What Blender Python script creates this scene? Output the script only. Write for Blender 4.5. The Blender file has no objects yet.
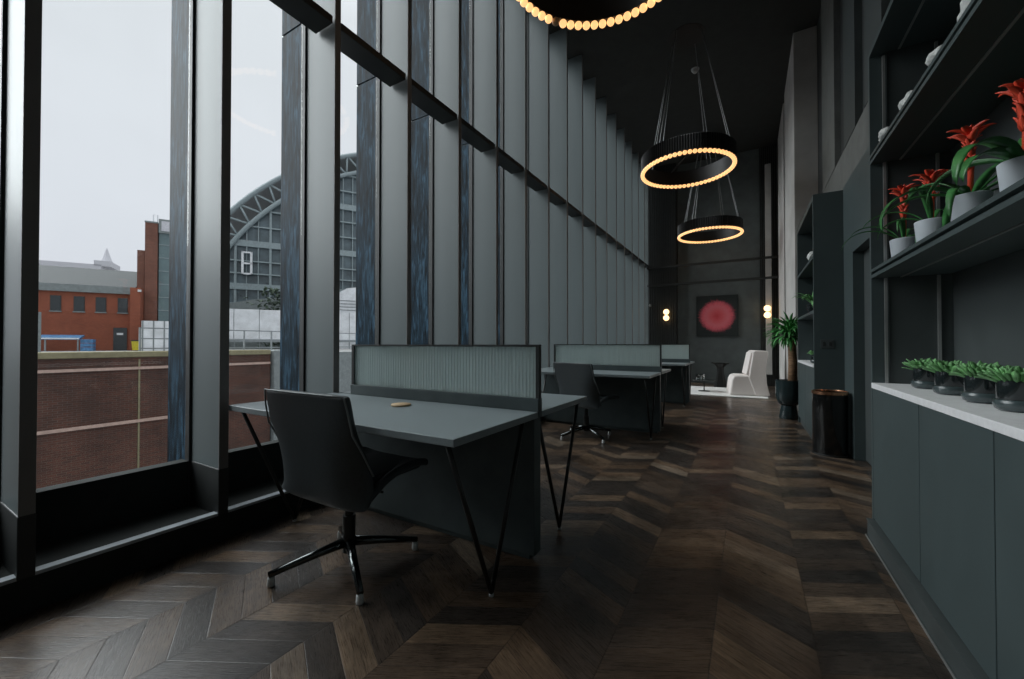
import bpy, bmesh, math, random
from mathutils import Vector, Matrix
random.seed(7)
PI = math.pi
SC = bpy.context.scene
COL = SC.collection

# ------------------------------------------------------------------ materials
def nodes_of(name):
    m = bpy.data.materials.new(name); m.use_nodes = True
    nt = m.node_tree; nt.nodes.clear()
    out = nt.nodes.new('ShaderNodeOutputMaterial')
    return m, nt, out
def N(nt, kind, **kw):
    n = nt.nodes.new(kind)
    for k, v in kw.items():
        if k.startswith('i_'):
            key = k[2:]
            key = int(key) if key.isdigit() else key.replace('_', ' ')
            n.inputs[key].default_value = v
        else:
            setattr(n, k, v)
    return n
def L(nt, a, b): nt.links.new(a, b)
def M2(nt, op, a, b=None, c=None, clamp=False):
    n = nt.nodes.new('ShaderNodeMath'); n.operation = op; n.use_clamp = clamp
    for i, v in enumerate((a, b, c)):
        if v is None: continue
        if isinstance(v, (int, float)): n.inputs[i].default_value = v
        else: nt.links.new(v, n.inputs[i])
    return n.outputs[0]
def ramp(nt, fac, stops, interp='LINEAR'):
    r = nt.nodes.new('ShaderNodeValToRGB'); r.color_ramp.interpolation = interp
    els = r.color_ramp.elements
    while len(els) < len(stops): els.new(0.5)
    for e, (p, c) in zip(els, stops):
        e.position = p; e.color = (*c, 1)
    L(nt, fac, r.inputs[0]); return r.outputs[0]
def pmat(name, col, rough=.5, metal=0., var=.18, scale=6., stretch=(1, 1, 1), bump=0., spec=.5, emit=None, estr=0., rvar=.08, trans=0., coat=0., sub=0.):
    m, nt, out = nodes_of(name)
    b = N(nt, 'ShaderNodeBsdfPrincipled')
    b.inputs['Metallic'].default_value = metal
    b.inputs['Specular IOR Level'].default_value = spec
    b.inputs['Coat Weight'].default_value = coat
    b.inputs['Transmission Weight'].default_value = trans
    tc = N(nt, 'ShaderNodeTexCoord'); mp = N(nt, 'ShaderNodeMapping')
    mp.inputs['Scale'].default_value = stretch
    L(nt, tc.outputs['Object'], mp.inputs[0])
    nz = N(nt, 'ShaderNodeTexNoise', i_Scale=scale, i_Detail=5., i_Roughness=.6)
    L(nt, mp.outputs[0], nz.inputs[0])
    lo = tuple(c*(1-var) for c in col); hi = tuple(min(1, c*(1+var)) for c in col)
    L(nt, ramp(nt, nz.outputs[0], [(.3, lo), (.7, hi)]), b.inputs['Base Color'])
    L(nt, M2(nt, 'MULTIPLY_ADD', nz.outputs[0], rvar*2, rough-rvar, True), b.inputs['Roughness'])
    if bump:
        bp = N(nt, 'ShaderNodeBump', i_Strength=bump, i_Distance=.01)
        L(nt, nz.outputs[0], bp.inputs['Height']); L(nt, bp.outputs[0], b.inputs['Normal'])
    if emit:
        b.inputs['Emission Color'].default_value = (*emit, 1); b.inputs['Emission Strength'].default_value = estr
    L(nt, b.outputs[0], out.inputs[0])
    return m
def glass_mat(name, tint, refl=.025, rough=0.):
    m, nt, out = nodes_of(name)
    tr = N(nt, 'ShaderNodeBsdfTransparent'); gl = N(nt, 'ShaderNodeBsdfGlossy', i_Roughness=rough)
    tc = N(nt, 'ShaderNodeTexCoord'); nz = N(nt, 'ShaderNodeTexNoise', i_Scale=1.3, i_Detail=3.)
    L(nt, tc.outputs['Object'], nz.inputs[0])
    L(nt, ramp(nt, nz.outputs[0], [(.3, tuple(c*.975 for c in tint)), (.7, tint)]), tr.inputs[0])
    lw = N(nt, 'ShaderNodeLayerWeight', i_Blend=.5)
    f = M2(nt, 'POWER', lw.outputs['Facing'], 5.)
    f = M2(nt, 'MULTIPLY_ADD', f, .75, refl, True)
    mx = N(nt, 'ShaderNodeMixShader')
    L(nt, f, mx.inputs[0]); L(nt, tr.outputs[0], mx.inputs[1]); L(nt, gl.outputs[0], mx.inputs[2]); L(nt, mx.outputs[0], out.inputs[0])
    return m
def reeded_mat(name):
    m, nt, out = nodes_of(name)
    b = N(nt, 'ShaderNodeBsdfPrincipled')
    b.inputs['Base Color'].default_value = (.95, .985, .985, 1)
    b.inputs['Transmission Weight'].default_value = 1.; b.inputs['IOR'].default_value = 1.45
    tc = N(nt, 'ShaderNodeTexCoord'); nz = N(nt, 'ShaderNodeTexNoise', i_Scale=30., i_Detail=2.)
    L(nt, tc.outputs['Object'], nz.inputs[0])
    L(nt, M2(nt, 'MULTIPLY_ADD', nz.outputs[0], .03, .03), b.inputs['Roughness'])
    tl = N(nt, 'ShaderNodeBsdfTranslucent'); tl.inputs[0].default_value = (.88, .99, .98, 1)
    mx = N(nt, 'ShaderNodeMixShader'); mx.inputs[0].default_value = .6
    L(nt, b.outputs[0], mx.inputs[1]); L(nt, tl.outputs[0], mx.inputs[2]); L(nt, mx.outputs[0], out.inputs[0]); return m
def brick_mat(name, c1, c2, mortar, scale, axis='YZ', var=.5):
    m, nt, out = nodes_of(name)
    b = N(nt, 'ShaderNodeBsdfPrincipled', i_Roughness=.9)
    tc = N(nt, 'ShaderNodeTexCoord'); sp = N(nt, 'ShaderNodeSeparateXYZ'); cb = N(nt, 'ShaderNodeCombineXYZ')
    L(nt, tc.outputs['Object'], sp.inputs[0])
    L(nt, sp.outputs[axis[0]], cb.inputs[0]); L(nt, sp.outputs[axis[1]], cb.inputs[1])
    br = N(nt, 'ShaderNodeTexBrick', i_Scale=scale)
    br.inputs['Color1'].default_value = (*c1, 1); br.inputs['Color2'].default_value = (*c2, 1); br.inputs['Mortar'].default_value = (*mortar, 1)
    br.inputs['Brick Width'].default_value = .225; br.inputs['Row Height'].default_value = .075; br.inputs['Mortar Size'].default_value = .008
    L(nt, cb.outputs[0], br.inputs['Vector'])
    nz = N(nt, 'ShaderNodeTexNoise', i_Scale=.55, i_Detail=6., i_Roughness=.7)
    L(nt, tc.outputs['Object'], nz.inputs[0])
    k = ramp(nt, nz.outputs[0], [(.35, (1-var,)*3), (.65, (1, 1, 1))])
    mx = N(nt, 'ShaderNodeMix', data_type='RGBA', blend_type='MULTIPLY'); mx.inputs[0].default_value = 1
    L(nt, br.outputs[0], mx.inputs[6]); L(nt, k, mx.inputs[7]); L(nt, mx.outputs[2], b.inputs['Base Color'])
    L(nt, b.outputs[0], out.inputs[0]); return m
def floor_mat():
    m, nt, out = nodes_of('chevron_oak')
    b = N(nt, 'ShaderNodeBsdfPrincipled')
    tc = N(nt, 'ShaderNodeTexCoord'); sp = N(nt, 'ShaderNodeSeparateXYZ'); L(nt, tc.outputs['Object'], sp.inputs[0])
    W, PW, T = .32, .118, .54
    xs = M2(nt, 'DIVIDE', M2(nt, 'ADD', sp.outputs[0], 10*W*2+.117), W)
    col = M2(nt, 'FLOOR', xs); fx = M2(nt, 'FRACT', xs)
    odd = M2(nt, 'MODULO', col, 2.)
    inv = M2(nt, 'SUBTRACT', 1., fx)
    t = M2(nt, 'ADD', M2(nt, 'MULTIPLY', fx, M2(nt, 'SUBTRACT', 1., odd)), M2(nt, 'MULTIPLY', inv, odd))
    v = M2(nt, 'DIVIDE', M2(nt, 'ADD', M2(nt, 'MULTIPLY_ADD', t, W*T, 0.), M2(nt, 'ADD', sp.outputs[1], 20.)), PW)
    idn = M2(nt, 'FLOOR', v); fv = M2(nt, 'FRACT', v)
    c1 = N(nt, 'ShaderNodeCombineXYZ'); L(nt, col, c1.inputs[0]); L(nt, idn, c1.inputs[1])
    wn = N(nt, 'ShaderNodeTexWhiteNoise', noise_dimensions='2D'); L(nt, c1.outputs[0], wn.inputs['Vector'])
    c2 = N(nt, 'ShaderNodeCombineXYZ')
    L(nt, M2(nt, 'MULTIPLY_ADD', t, 1.1, M2(nt, 'MULTIPLY', col, 5.3)), c2.inputs[0]); L(nt, M2(nt, 'MULTIPLY', v, 3.2), c2.inputs[1]); L(nt, M2(nt, 'MULTIPLY', wn.outputs[0], 37.), c2.inputs[2])
    g1 = N(nt, 'ShaderNodeTexNoise', i_Scale=2.2, i_Detail=8., i_Roughness=.72, i_Distortion=1.1); L(nt, c2.outputs[0], g1.inputs[0])
    c3 = N(nt, 'ShaderNodeVectorMath', operation='MULTIPLY'); c3.inputs[1].default_value = (3, 9, 1); L(nt, c2.outputs[0], c3.inputs[0])
    g2 = N(nt, 'ShaderNodeTexNoise', i_Scale=1.6, i_Detail=6., i_Roughness=.75); L(nt, c3.outputs[0], g2.inputs[0])
    base = ramp(nt, wn.outputs[0], [(0., (.036, .030, .026)), (.28, (.054, .042, .034)), (.52, (.080, .056, .040)), (.72, (.118, .078, .051)), (.88, (.155, .105, .068)), (1., (.20, .155, .115))])
    k = M2(nt, 'ADD', M2(nt, 'MULTIPLY', g1.outputs[0], 2.0), M2(nt, 'MULTIPLY', g2.outputs[0], 1.7))
    k = M2(nt, 'MAXIMUM', M2(nt, 'SUBTRACT', k, .95), .08)
    wear = N(nt, 'ShaderNodeTexNoise', i_Scale=2.6, i_Detail=7., i_Roughness=.7, i_Distortion=.5); L(nt, tc.outputs['Object'], wear.inputs[0])
    k = M2(nt, 'MULTIPLY', k, M2(nt, 'MAXIMUM', M2(nt, 'MULTIPLY_ADD', wear.outputs[0], 3.2, -.65), .35))
    e = M2(nt, 'MINIMUM', M2(nt, 'MINIMUM', fv, M2(nt, 'SUBTRACT', 1., fv)), M2(nt, 'MULTIPLY', M2(nt, 'MINIMUM', fx, inv), 2.))
    gap = M2(nt, 'MULTIPLY', e, 45., clamp=True)
    k = M2(nt, 'MULTIPLY', k, M2(nt, 'MULTIPLY_ADD', gap, .55, .45))
    mx = N(nt, 'ShaderNodeMix', data_type='RGBA', blend_type='MULTIPLY'); mx.inputs[0].default_value = 1
    cc = N(nt, 'ShaderNodeCombineColor'); [L(nt, k, cc.inputs[i]) for i in range(3)]
    L(nt, base, mx.inputs[6]); L(nt, cc.outputs[0], mx.inputs[7]); L(nt, mx.outputs[2], b.inputs['Base Color'])
    L(nt, M2(nt, 'MULTIPLY_ADD', g2.outputs[0], .26, .16), b.inputs['Roughness'])
    b.inputs['Specular IOR Level'].default_value = .5
    h = M2(nt, 'ADD', M2(nt, 'MULTIPLY', g2.outputs[0], .5), gap)
    bp = N(nt, 'ShaderNodeBump', i_Strength=.22, i_Distance=.004); L(nt, h, bp.inputs['Height']); L(nt, bp.outputs[0], b.inputs['Normal'])
    L(nt, b.outputs[0], out.inputs[0]); return m
def painting_mat():
    # plain generic stand-in: shaggy round pink-red burst on a dark ground
    m, nt, out = nodes_of('abstract_painting')
    b = N(nt, 'ShaderNodeBsdfPrincipled', i_Roughness=.6)
    tc = N(nt, 'ShaderNodeTexCoord'); sp = N(nt, 'ShaderNodeSeparateXYZ'); L(nt, tc.outputs['Object'], sp.inputs[0])
    x, z = sp.outputs[0], M2(nt, 'SUBTRACT', sp.outputs[2], .54)
    r = M2(nt, 'SQRT', M2(nt, 'ADD', M2(nt, 'MULTIPLY', x, x), M2(nt, 'MULTIPLY', z, z)))
    a = M2(nt, 'ARCTAN2', z, x)
    cb = N(nt, 'ShaderNodeCombineXYZ'); L(nt, M2(nt, 'MULTIPLY', a, 16.), cb.inputs[0]); L(nt, M2(nt, 'MULTIPLY', r, 2.2), cb.inputs[1])
    nz = N(nt, 'ShaderNodeTexNoise', i_Scale=2.2, i_Detail=4., i_Roughness=.7); L(nt, cb.outputs[0], nz.inputs[0])
    rr = M2(nt, 'ADD', r, M2(nt, 'MULTIPLY', M2(nt, 'SUBTRACT', nz.outputs[0], .5), .42))
    c = ramp(nt, rr, [(0., (.75, .06, .07)), (.12, (.88, .12, .15)), (.27, (.90, .22, .26)), (.39, (.85, .12, .17)), (.43, (.02, .03, .03)), (1., (.016, .024, .025))])
    L(nt, c, b.inputs['Base Color']); L(nt, b.outputs[0], out.inputs[0]); return m
def blade_mat():
    m, nt, out = nodes_of('outer_blade_metal')
    b = N(nt, 'ShaderNodeBsdfPrincipled', i_Roughness=.5, i_Metallic=.0)
    tc = N(nt, 'ShaderNodeTexCoord'); mp = N(nt, 'ShaderNodeMapping'); mp.inputs['Scale'].default_value = (14, 14, 1.6); mp.inputs['Rotation'].default_value = (0, .30, 0)
    L(nt, tc.outputs['Object'], mp.inputs[0])
    nz = N(nt, 'ShaderNodeTexNoise', i_Scale=2.4, i_Detail=7., i_Roughness=.65, i_Distortion=.6); L(nt, mp.outputs[0], nz.inputs[0])
    L(nt, ramp(nt, nz.outputs[0], [(.38, (.003, .006, .009)), (.53, (.014, .034, .054)), (.72, (.075, .165, .25))]), b.inputs['Base Color'])
    b.inputs['Specular IOR Level'].default_value = .08
    L(nt, b.outputs[0], out.inputs[0]); return m

MT = {}
MT['floor'] = floor_mat()
MT['ceil'] = pmat('black_ceiling_paint', (.034, .037, .035), .85)
MT['wall'] = pmat('charcoal_wall_paint', (0.1087, 0.1276, 0.1276), .7, scale=3)
MT['wallk'] = pmat('dark_wall_panel', (0.0319, 0.03625, 0.03625), .6)
MT['band'] = pmat('grey_wall_band', (0.145, 0.1522, 0.145), .7)
MT['conc'] = pmat('smooth_concrete', (.56, .55, .53), .8, var=.12, scale=2.2, bump=.05)
MT['fin'] = pmat('grey_fin_paint', (.148, .180, .186), .42, var=.07, scale=1.2, stretch=(1, 1, .15))
MT['finedge'] = pmat('dark_fin_edge', (.19, .185, .182), .5, var=.05)
MT['black'] = pmat('black_frame_paint', (.026, .029, .029), .5)
MT['plinth'] = pmat('plinth_black', (.026, .029, .028), .8, spec=.2)
MT['strip'] = pmat('sill_grey_strip', (.42, .46, .50), .35)
MT['blade'] = blade_mat()
MT['glass'] = glass_mat('window_glass', (.95, .97, .97))
MT['reed'] = reeded_mat('reeded_glass')
MT['desk'] = pmat('desktop_linoleum', (0.2465, 0.29, 0.3045), .36, var=.06, scale=60)
MT['deskp'] = pmat('desk_panel_paint', (.072, .095, .098), .5)
MT['leg'] = pmat('black_steel', (.045, .047, .046), .32, metal=.6)
MT['white_foot'] = pmat('white_plastic_foot', (.6, .62, .62), .4)
MT['leather'] = pmat('black_leather', (.040, .050, .054), .46, var=.15, scale=90, bump=.12)
MT['piping'] = pmat('seam_piping', (.20, .23, .24), .5)
MT['chrome'] = pmat('dark_chrome', (.10, .11, .11), .16, metal=1.)
MT['joinery'] = pmat('grey_green_joinery', (.058, .080, .082), .5, var=.08, scale=4)
MT['joind'] = pmat('dark_joinery', (0.058, 0.0696, 0.0696), .55, var=.1)
MT['metal'] = pmat('brushed_steel', (.42, .43, .42), .35, metal=.6)
MT['worktop'] = pmat('pale_stone', (.86, .86, .87), .4, var=.06, scale=40)
MT['potgrey'] = pmat('pale_grey_pot', (.60, .65, .70), .6, var=.06)
MT['potblack'] = pmat('black_glazed_pot', (.016, .022, .023), .14, coat=.5)
MT['potbase'] = pmat('smoked_pot_saucer', (.055, .075, .078), .2, coat=.4)
MT['soil'] = pmat('potting_soil', (.03, .02, .013), .95, scale=60, bump=.5)
MT['leaf'] = pmat('bromeliad_leaf', (.05, .20, .055), .35, var=.5, scale=14)
MT['leaf2'] = pmat('succulent_leaf', (.17, .40, .15), .45, var=.55, scale=30)
MT['leaf3'] = pmat('yucca_leaf', (.07, .30, .075), .4, var=.5, scale=9)
MT['red'] = pmat('red_bract', (.95, .085, .04), .45, var=.3, scale=30)
MT['orange'] = pmat('orange_tip', (.8, .42, .16), .5)
MT['trunk'] = pmat('yucca_bark', (.27, .16, .09), .85, var=.4, scale=14, stretch=(1, 1, 4), bump=.6)
MT['planter'] = pmat('teal_black_planter', (.020, .034, .037), .22, coat=.4)
MT['ornament'] = pmat('white_plaster', (.62, .64, .62), .8, scale=30, bump=.4)
MT['sofa'] = pmat('cream_boucle', (.80, .74, .71), .9, var=.06, scale=80, bump=.3)
MT['rug'] = pmat('white_rug_pile', (.80, .79, .77), .95, scale=60, bump=.4)
MT['copper'] = pmat('copper_rim', (.75, .40, .24), .25, metal=1.)
MT['binb'] = pmat('bin_black_steel', (.010, .011, .011), .13, metal=.25, coat=.4)
MT['bulb'] = pmat('lit_globe', (.9, .7, .45), .4, emit=(1., .53, .215), estr=.82)
MT['bulboff'] = pmat('unlit_globe', (.35, .25, .16), .35)
MT['sconce'] = pmat('lit_sconce_globe', (.9, .8, .6), .4, emit=(1., .62, .29), estr=1.8)
MT['drum'] = pmat('black_fringe', (.010, .010, .010), .5)
MT['cable'] = pmat('steel_cable', (.34, .35, .35), .35, metal=.7)
MT['wood'] = pmat('coaster_wood', (.62, .44, .25), .55, scale=40)
MT['paint'] = painting_mat()
MT['canvas'] = pmat('canvas_edge', (.02, .025, .025), .8)
MT['clear'] = glass_mat('clear_glassware', (.85, .88, .88), .3)
# outside
MT['brick'] = brick_mat('canal_wall_brick', (.115, .040, .025), (.075, .031, .022), (.115, .086, .068), 1.)
MT['rbrick'] = brick_mat('red_brick', (.28, .075, .037), (.23, .06, .031), (.25, .10, .06), 1., 'XZ', .25)
MT['tbrick'] = brick_mat('brown_brick', (.20, .075, .048), (.15, .058, .04), (.20, .12, .09), 1., 'XZ', .3)
MT['coping'] = pmat('mossy_stone', (0.208, 0.188, 0.112), .9, scale=5)
MT['string'] = pmat('pale_stone_course', (0.416, 0.296, 0.248), .85, scale=9)
MT['slate'] = pmat('slate_roof', (.030, .036, .038), .7, scale=4, stretch=(1, 4, 4))
MT['zinc'] = pmat('ribbed_zinc', (0.176, 0.2, 0.2), .6)
MT['winx'] = pmat('dark_pane', (.018, .024, .026), .2)
MT['teal'] = pmat('teal_glazing', (0.104, 0.156, 0.164), .3, scale=.8)
MT['hallg'] = pmat('hall_glazing', (.085, .118, .132), .3, var=.5, scale=.5)
MT['hallm'] = pmat('hall_steel', (0.216, 0.264, 0.276), .6)
MT['hallr'] = pmat('hall_roof', (0.2, 0.228, 0.24), .6)
MT['white'] = pmat('white_hoarding', (.66, .68, .70), .6, scale=1)
MT['yellow'] = pmat('yellow_plastic', (0.56, 0.464, 0.024), .5)
MT['blue'] = pmat('blue_plastic', (0.064, 0.176, 0.336), .5, var=.5)
MT['rail'] = pmat('galvanised_rail', (0.24, 0.264, 0.272), .5, metal=.3)
MT['yard'] = pmat('yard_asphalt', (.22, .22, .22), .9, scale=.6)
MT['pale'] = pmat('pale_far_stone', (0.496, 0.496, 0.528), .9)
MT['shrub'] = pmat('shrub_leaf', (.05, .075, .05), .8, var=.6)

# ------------------------------------------------------------------ geometry helpers
class MB:
    def __init__(self): self.bm = bmesh.new()
    def box(self, x0, x1, y0, y1, z0, z1):
        b = self.bm
        v = [b.verts.new((x, y, z)) for z in (z0, z1) for x, y in ((x0, y0), (x1, y0), (x1, y1), (x0, y1))]
        for f in ((3, 2, 1, 0), (4, 5, 6, 7), (0, 1, 5, 4), (1, 2, 6, 5), (2, 3, 7, 6), (3, 0, 4, 7)):
            b.faces.new([v[i] for i in f])
        return self
    def prism(self, pts, axis, a, c):
        # polygon pts in the plane across axis, from a to c
        def P(u, w, t): return {'x': (t, u, w), 'y': (u, t, w), 'z': (u, w, t)}[axis]
        b = self.bm
        A = [b.verts.new(P(u, w, a)) for u, w in pts]; B = [b.verts.new(P(u, w, c)) for u, w in pts]
        n = len(pts)
        b.faces.new(A[::-1]); b.faces.new(B)
        for i in range(n): b.faces.new((A[i], A[(i+1) % n], B[(i+1) % n], B[i]))
        return self
    def tube(self, pts, r, n=8, cap=True):
        b = self.bm; pts = [Vector(p) for p in pts]; rings = []
        rs = r if isinstance(r, (list, tuple)) else [r]*len(pts)
        ref = None
        for i, p in enumerate(pts):
            t = (pts[min(i+1, len(pts)-1)] - pts[max(i-1, 0)]).normalized()
            if ref is None: ref = Vector((0, 0, 1)) if abs(t.z) < .9 else Vector((1, 0, 0))
            s = t.cross(ref).normalized(); u = s.cross(t).normalized(); ref = u
            rings.append([b.verts.new(p + (s*math.cos(2*PI*k/n) + u*math.sin(2*PI*k/n))*rs[i]) for k in range(n)])
        for A, B in zip(rings, rings[1:]):
            for k in range(n): b.faces.new((A[k], A[(k+1) % n], B[(k+1) % n], B[k]))
        if cap: b.faces.new(rings[0][::-1]); b.faces.new(rings[-1])
        return self
    def lathe(self, prof, n=32, c=(0, 0, 0), sx=1, sy=1):
        b = self.bm; rings = []
        for r, z in prof:
            if r < 1e-5: rings.append([b.verts.new((c[0], c[1], c[2]+z))])
            else: rings.append([b.verts.new((c[0]+r*sx*math.cos(2*PI*k/n), c[1]+r*sy*math.sin(2*PI*k/n), c[2]+z)) for k in range(n)])
        for A, B in zip(rings, rings[1:]):
            for k in range(n):
                q = (k+1) % n
                if len(A) == 1 and len(B) == 1: continue
                if len(A) == 1: b.faces.new((A[0], B[q], B[k]))
                elif len(B) == 1: b.faces.new((A[k], A[q], B[0]))
                else: b.faces.new((A[k], A[q], B[q], B[k]))
        return self
    def leaf(self, base, az, el, ln, w, droop=1., n=9, fold=.25, tip=1.2, prof=None, thick=.0015):
        # an arching blade with a folded midrib and a little thickness
        b = self.bm; p = Vector(base); e = el; rows = []; st = ln/n
        for i in range(n+1):
            t = i/n
            ww = w*(prof(t) if prof else (min(1, .45+t*2.2) * (1-t**3)**.8))
            d = Vector((math.cos(az)*math.cos(e), math.sin(az)*math.cos(e), math.sin(e)))
            s = Vector((-math.sin(az), math.cos(az), 0)); u = s.cross(d)*-1
            if u.z < 0 and abs(e) < PI/2: u = -u
            ww = max(ww, .0006)
            rows.append([b.verts.new(p + s*ww*.5 + u*ww*fold), b.verts.new(p), b.verts.new(p - s*ww*.5 + u*ww*fold), b.verts.new(p - u*thick)])
            p = p + d*st; e -= droop/n*(.5+t)
        for A, B in zip(rows, rows[1:]):
            for i, j in ((0, 1), (1, 2), (2, 3), (3, 0)): b.faces.new((A[i], A[j], B[j], B[i]))
        b.faces.new(rows[-1]); b.faces.new(rows[0][::-1])
        return self
    def ball(self, c, r, seg=16, ring=10, sc=(1, 1, 1)):
        prof = [(r*math.sin(PI*i/ring), -r*math.cos(PI*i/ring)*sc[2]) for i in range(ring+1)]
        prof[0] = (0, prof[0][1]); prof[-1] = (0, prof[-1][1])
        return self.lathe(prof, seg, c, sc[0], sc[1])
    def clamp(self, fn):
        for v in self.bm.verts: v.co = Vector(fn(*v.co))
        return self
    def build(self, name, mat, parent=None, smooth=False, bevel=0., subsurf=0, loc=None, seg=2):
        bmesh.ops.recalc_face_normals(self.bm, faces=self.bm.faces)
        me = bpy.data.meshes.new(name); self.bm.to_mesh(me); self.bm.free()
        me.materials.append(MT[mat])
        o = bpy.data.objects.new(name, me); COL.objects.link(o)
        if smooth:
            for p in me.polygons: p.use_smooth = True
            if smooth == 'auto':
                me.set_sharp_from_angle(angle=math.radians(38))
        if parent: o.parent = parent
        if loc: o.location = loc
        if bevel:
            md = o.modifiers.new('bevel', 'BEVEL'); md.width = bevel; md.segments = seg; md.limit_method = 'ANGLE'
        if subsurf:
            md = o.modifiers.new('sub', 'SUBSURF'); md.levels = subsurf; md.render_levels = subsurf
        return o
def tag(o, label=None, cat=None, group=None, kind=None):
    if label: o['label'] = label
    if cat: o['category'] = cat
    if group: o['group'] = group
    if kind: o['kind'] = kind
    return o
def thing(name, loc, label, cat, group=None, rz=0., kind=None):
    o = bpy.data.objects.new(name, None); COL.objects.link(o)
    o.empty_display_size = .1; o.location = loc; o.rotation_euler = (0, 0, rz)
    return tag(o, label, cat, group, kind)
def dup(root, loc, label=None, rz=None):
    r = root.copy(); COL.objects.link(r); r.location = loc
    if rz is not None: r.rotation_euler = (0, 0, rz)
    if label: r['label'] = label
    for ch in list(root.children):
        c = ch.copy(); COL.objects.link(c); c.parent = r
        for g in list(ch.children):
            d = g.copy(); COL.objects.link(d); d.parent = c
    return r
def struct(o, label, cat): return tag(o, label, cat, kind='structure')
ORD = ['first', 'second', 'third', 'fourth', 'fifth', 'sixth', 'seventh', 'eighth', 'ninth', 'tenth', 'eleventh', 'twelfth', 'thirteenth', 'fourteenth', 'fifteenth', 'sixteenth', 'seventeenth', 'eighteenth', 'nineteenth', 'twentieth', 'twenty-first']

# ------------------------------------------------------------------ dimensions of the room (metres, camera stands over 0,0)
XF, XG, CZ, YE = -2.50, -2.86, 6.20, 12.30      # fin ends, glass line, ceiling, end wall
YB = -5.9                                       # rear edge of what is built
fins = [.433 + .701*k for k in range(-8, 17)]

# ------------------------------------------------------------------ room shell
struct(MB().box(-2.95, 1.12, YB, YE+.2, -.2, 0).build('floor', 'floor'), 'dark brown chevron oak floor running the length of the room', 'floor')
struct(MB().box(-2.95, 1.12, YB, YE+.2, CZ, CZ+.2).build('ceiling', 'ceil'), 'high black ceiling over the whole room', 'ceiling')
struct(MB().box(-2.95, 1.12, YE, YE+.2, 0, CZ).build('wall_end', 'wall'), 'dark grey end wall carrying the pink painting', 'wall')
struct(MB().box(-2.95, XF, YB, YE, 0, .142).build('baseboard_left', 'plinth'), 'low black plinth along the foot of the window wall', 'baseboard')
struct(MB().box(XF-.045, XF+.003, YB, YE, .142, .158).build('trim_sill', 'strip', bevel=.002), 'pale grey sill strip along the top edge of the black plinth', 'trim')
struct(MB().box(-2.95, 1.12, YB-.2, YB, -.2, CZ+.2).build('wall_back_bounce', 'conc'), 'unseen pale wall behind the camera, added to bounce window light', 'wall')  # added out of view: shuts off rear light, pale face bounces window light
# right-hand walls
struct(MB().box(.955, 1.12, YB, 8.0, 2.68, 3.23).box(.985, 1.12, YB, 8., 3.23, CZ).build('wall_right', 'wallk'), 'dark upper wall above the joinery on the right', 'wall')
struct(MB().box(.93, 1.12, 2.95, 8.0, 2.68, 3.23).build('trim_band', 'band'), 'grey horizontal wall band above the doorway and joinery', 'trim')
struct(MB().box(.94, 1.12, YB, 3.0, 0, 2.68).build('wall_right_niche', 'wallk'), 'dark wall behind the near shelving', 'wall')
b = MB(); b.box(.85, .98, 4.85, 5.26, 0, 2.68).box(.85, .98, 3.0, 4.85, 1.94, 2.68).box(.85, .98, 3.0, 3.55, 0, 1.94)
struct(b.build('wall_doorway', 'joinery'), 'grey-green wall with a doorway between the two shelving units', 'wall')
d = thing('door_1', (.93, 3.55, 0), 'dark flush door recessed in the doorway between the shelving units', 'door', kind='structure')
MB().box(0, .04, 0, 1.3, .01, 1.94).build('door_leaf', 'joind', d)
MB().tube([(-.005, .12, 1.0), (-.045, .12, 1.0), (-.045, .24, 1.0)], .009).build('door_handle', 'metal', d, True)
struct(MB().box(.98, 1.12, 3.0, 5.26, 0, 2.68).build('wall_right_rear', 'wallk'), 'dark backing wall behind the doorway', 'wall')
struct(MB().box(.97, 1.12, 5.26, 8.0, 0, 2.68).build('wall_right_far', 'wallk'), 'dark wall behind the far shelving unit', 'wall')
struct(MB().box(.99, 1.12, 8.0, YE, 0, CZ).build('wall_right_lounge', 'wallk'), 'dark wall behind the pale concrete columns', 'wall')
# concrete piers and upper wall panels
struct(MB().box(.67, .985, 8.0, 9.9, 0, CZ).build('trim_1', 'conc', bevel=.006), 'tall pale concrete column beside the potted yucca', 'column')
struct(MB().box(.67, .985, 10.25, 12.0, 0, CZ).build('trim_2', 'conc', bevel=.006), 'second pale concrete column, deeper in beside the lounge', 'column')
struct(MB().box(.40, .53, 12.16, YE, .3, 5.7).build('trim_3', 'conc', bevel=.004), 'narrow pale pilaster at the right end of the end wall', 'pilaster')
struct(MB().box(.925, .99, 6.2, 7.12, 3.23, CZ-.2).build('trim_4', 'band'), 'grey upper wall panel beside the tall concrete column', 'wall panel')
struct(MB().box(.925, .99, 5.12, 5.66, 3.23, CZ).build('trim_5', 'joind'), 'dark teal upper wall panel above the doorway', 'wall panel')
struct(MB().box(.925, .99, 4.2, 4.75, 3.23, CZ).build('trim_6', 'joind'), 'dark teal upper wall panel above the near end of the doorway', 'wall panel')
# end wall left: ribbed dark pilaster, steel bars
b = MB(); b.box(-2.5, -1.72, 12.1, YE, 0, CZ)
for i in range(12): b.box(-2.48+i*.063, -2.448+i*.063, 12.075, 12.1, 0, CZ)
struct(b.build('trim_7', 'wallk'), 'dark ribbed pilaster at the left end of the end wall', 'pilaster')
b = MB()
for i in range(9): b.box(.285+i*.042, .305+i*.042, 12.262, YE, 0, CZ)
struct(b.build('trim_8', 'black'), 'black ribbed strip at the right end of the end wall', 'trim')
struct(MB().box(-2.5, .67, 11.96, 12.02, 3.235, 3.29).build('trim_9', 'black'), 'upper of two black steel bars crossing above the painting', 'bar')
struct(MB().box(-2.5, .67, 11.96, 12.02, 2.72, 2.78).build('trim_10', 'black'), 'lower of two black steel bars crossing above the painting', 'bar')

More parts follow.
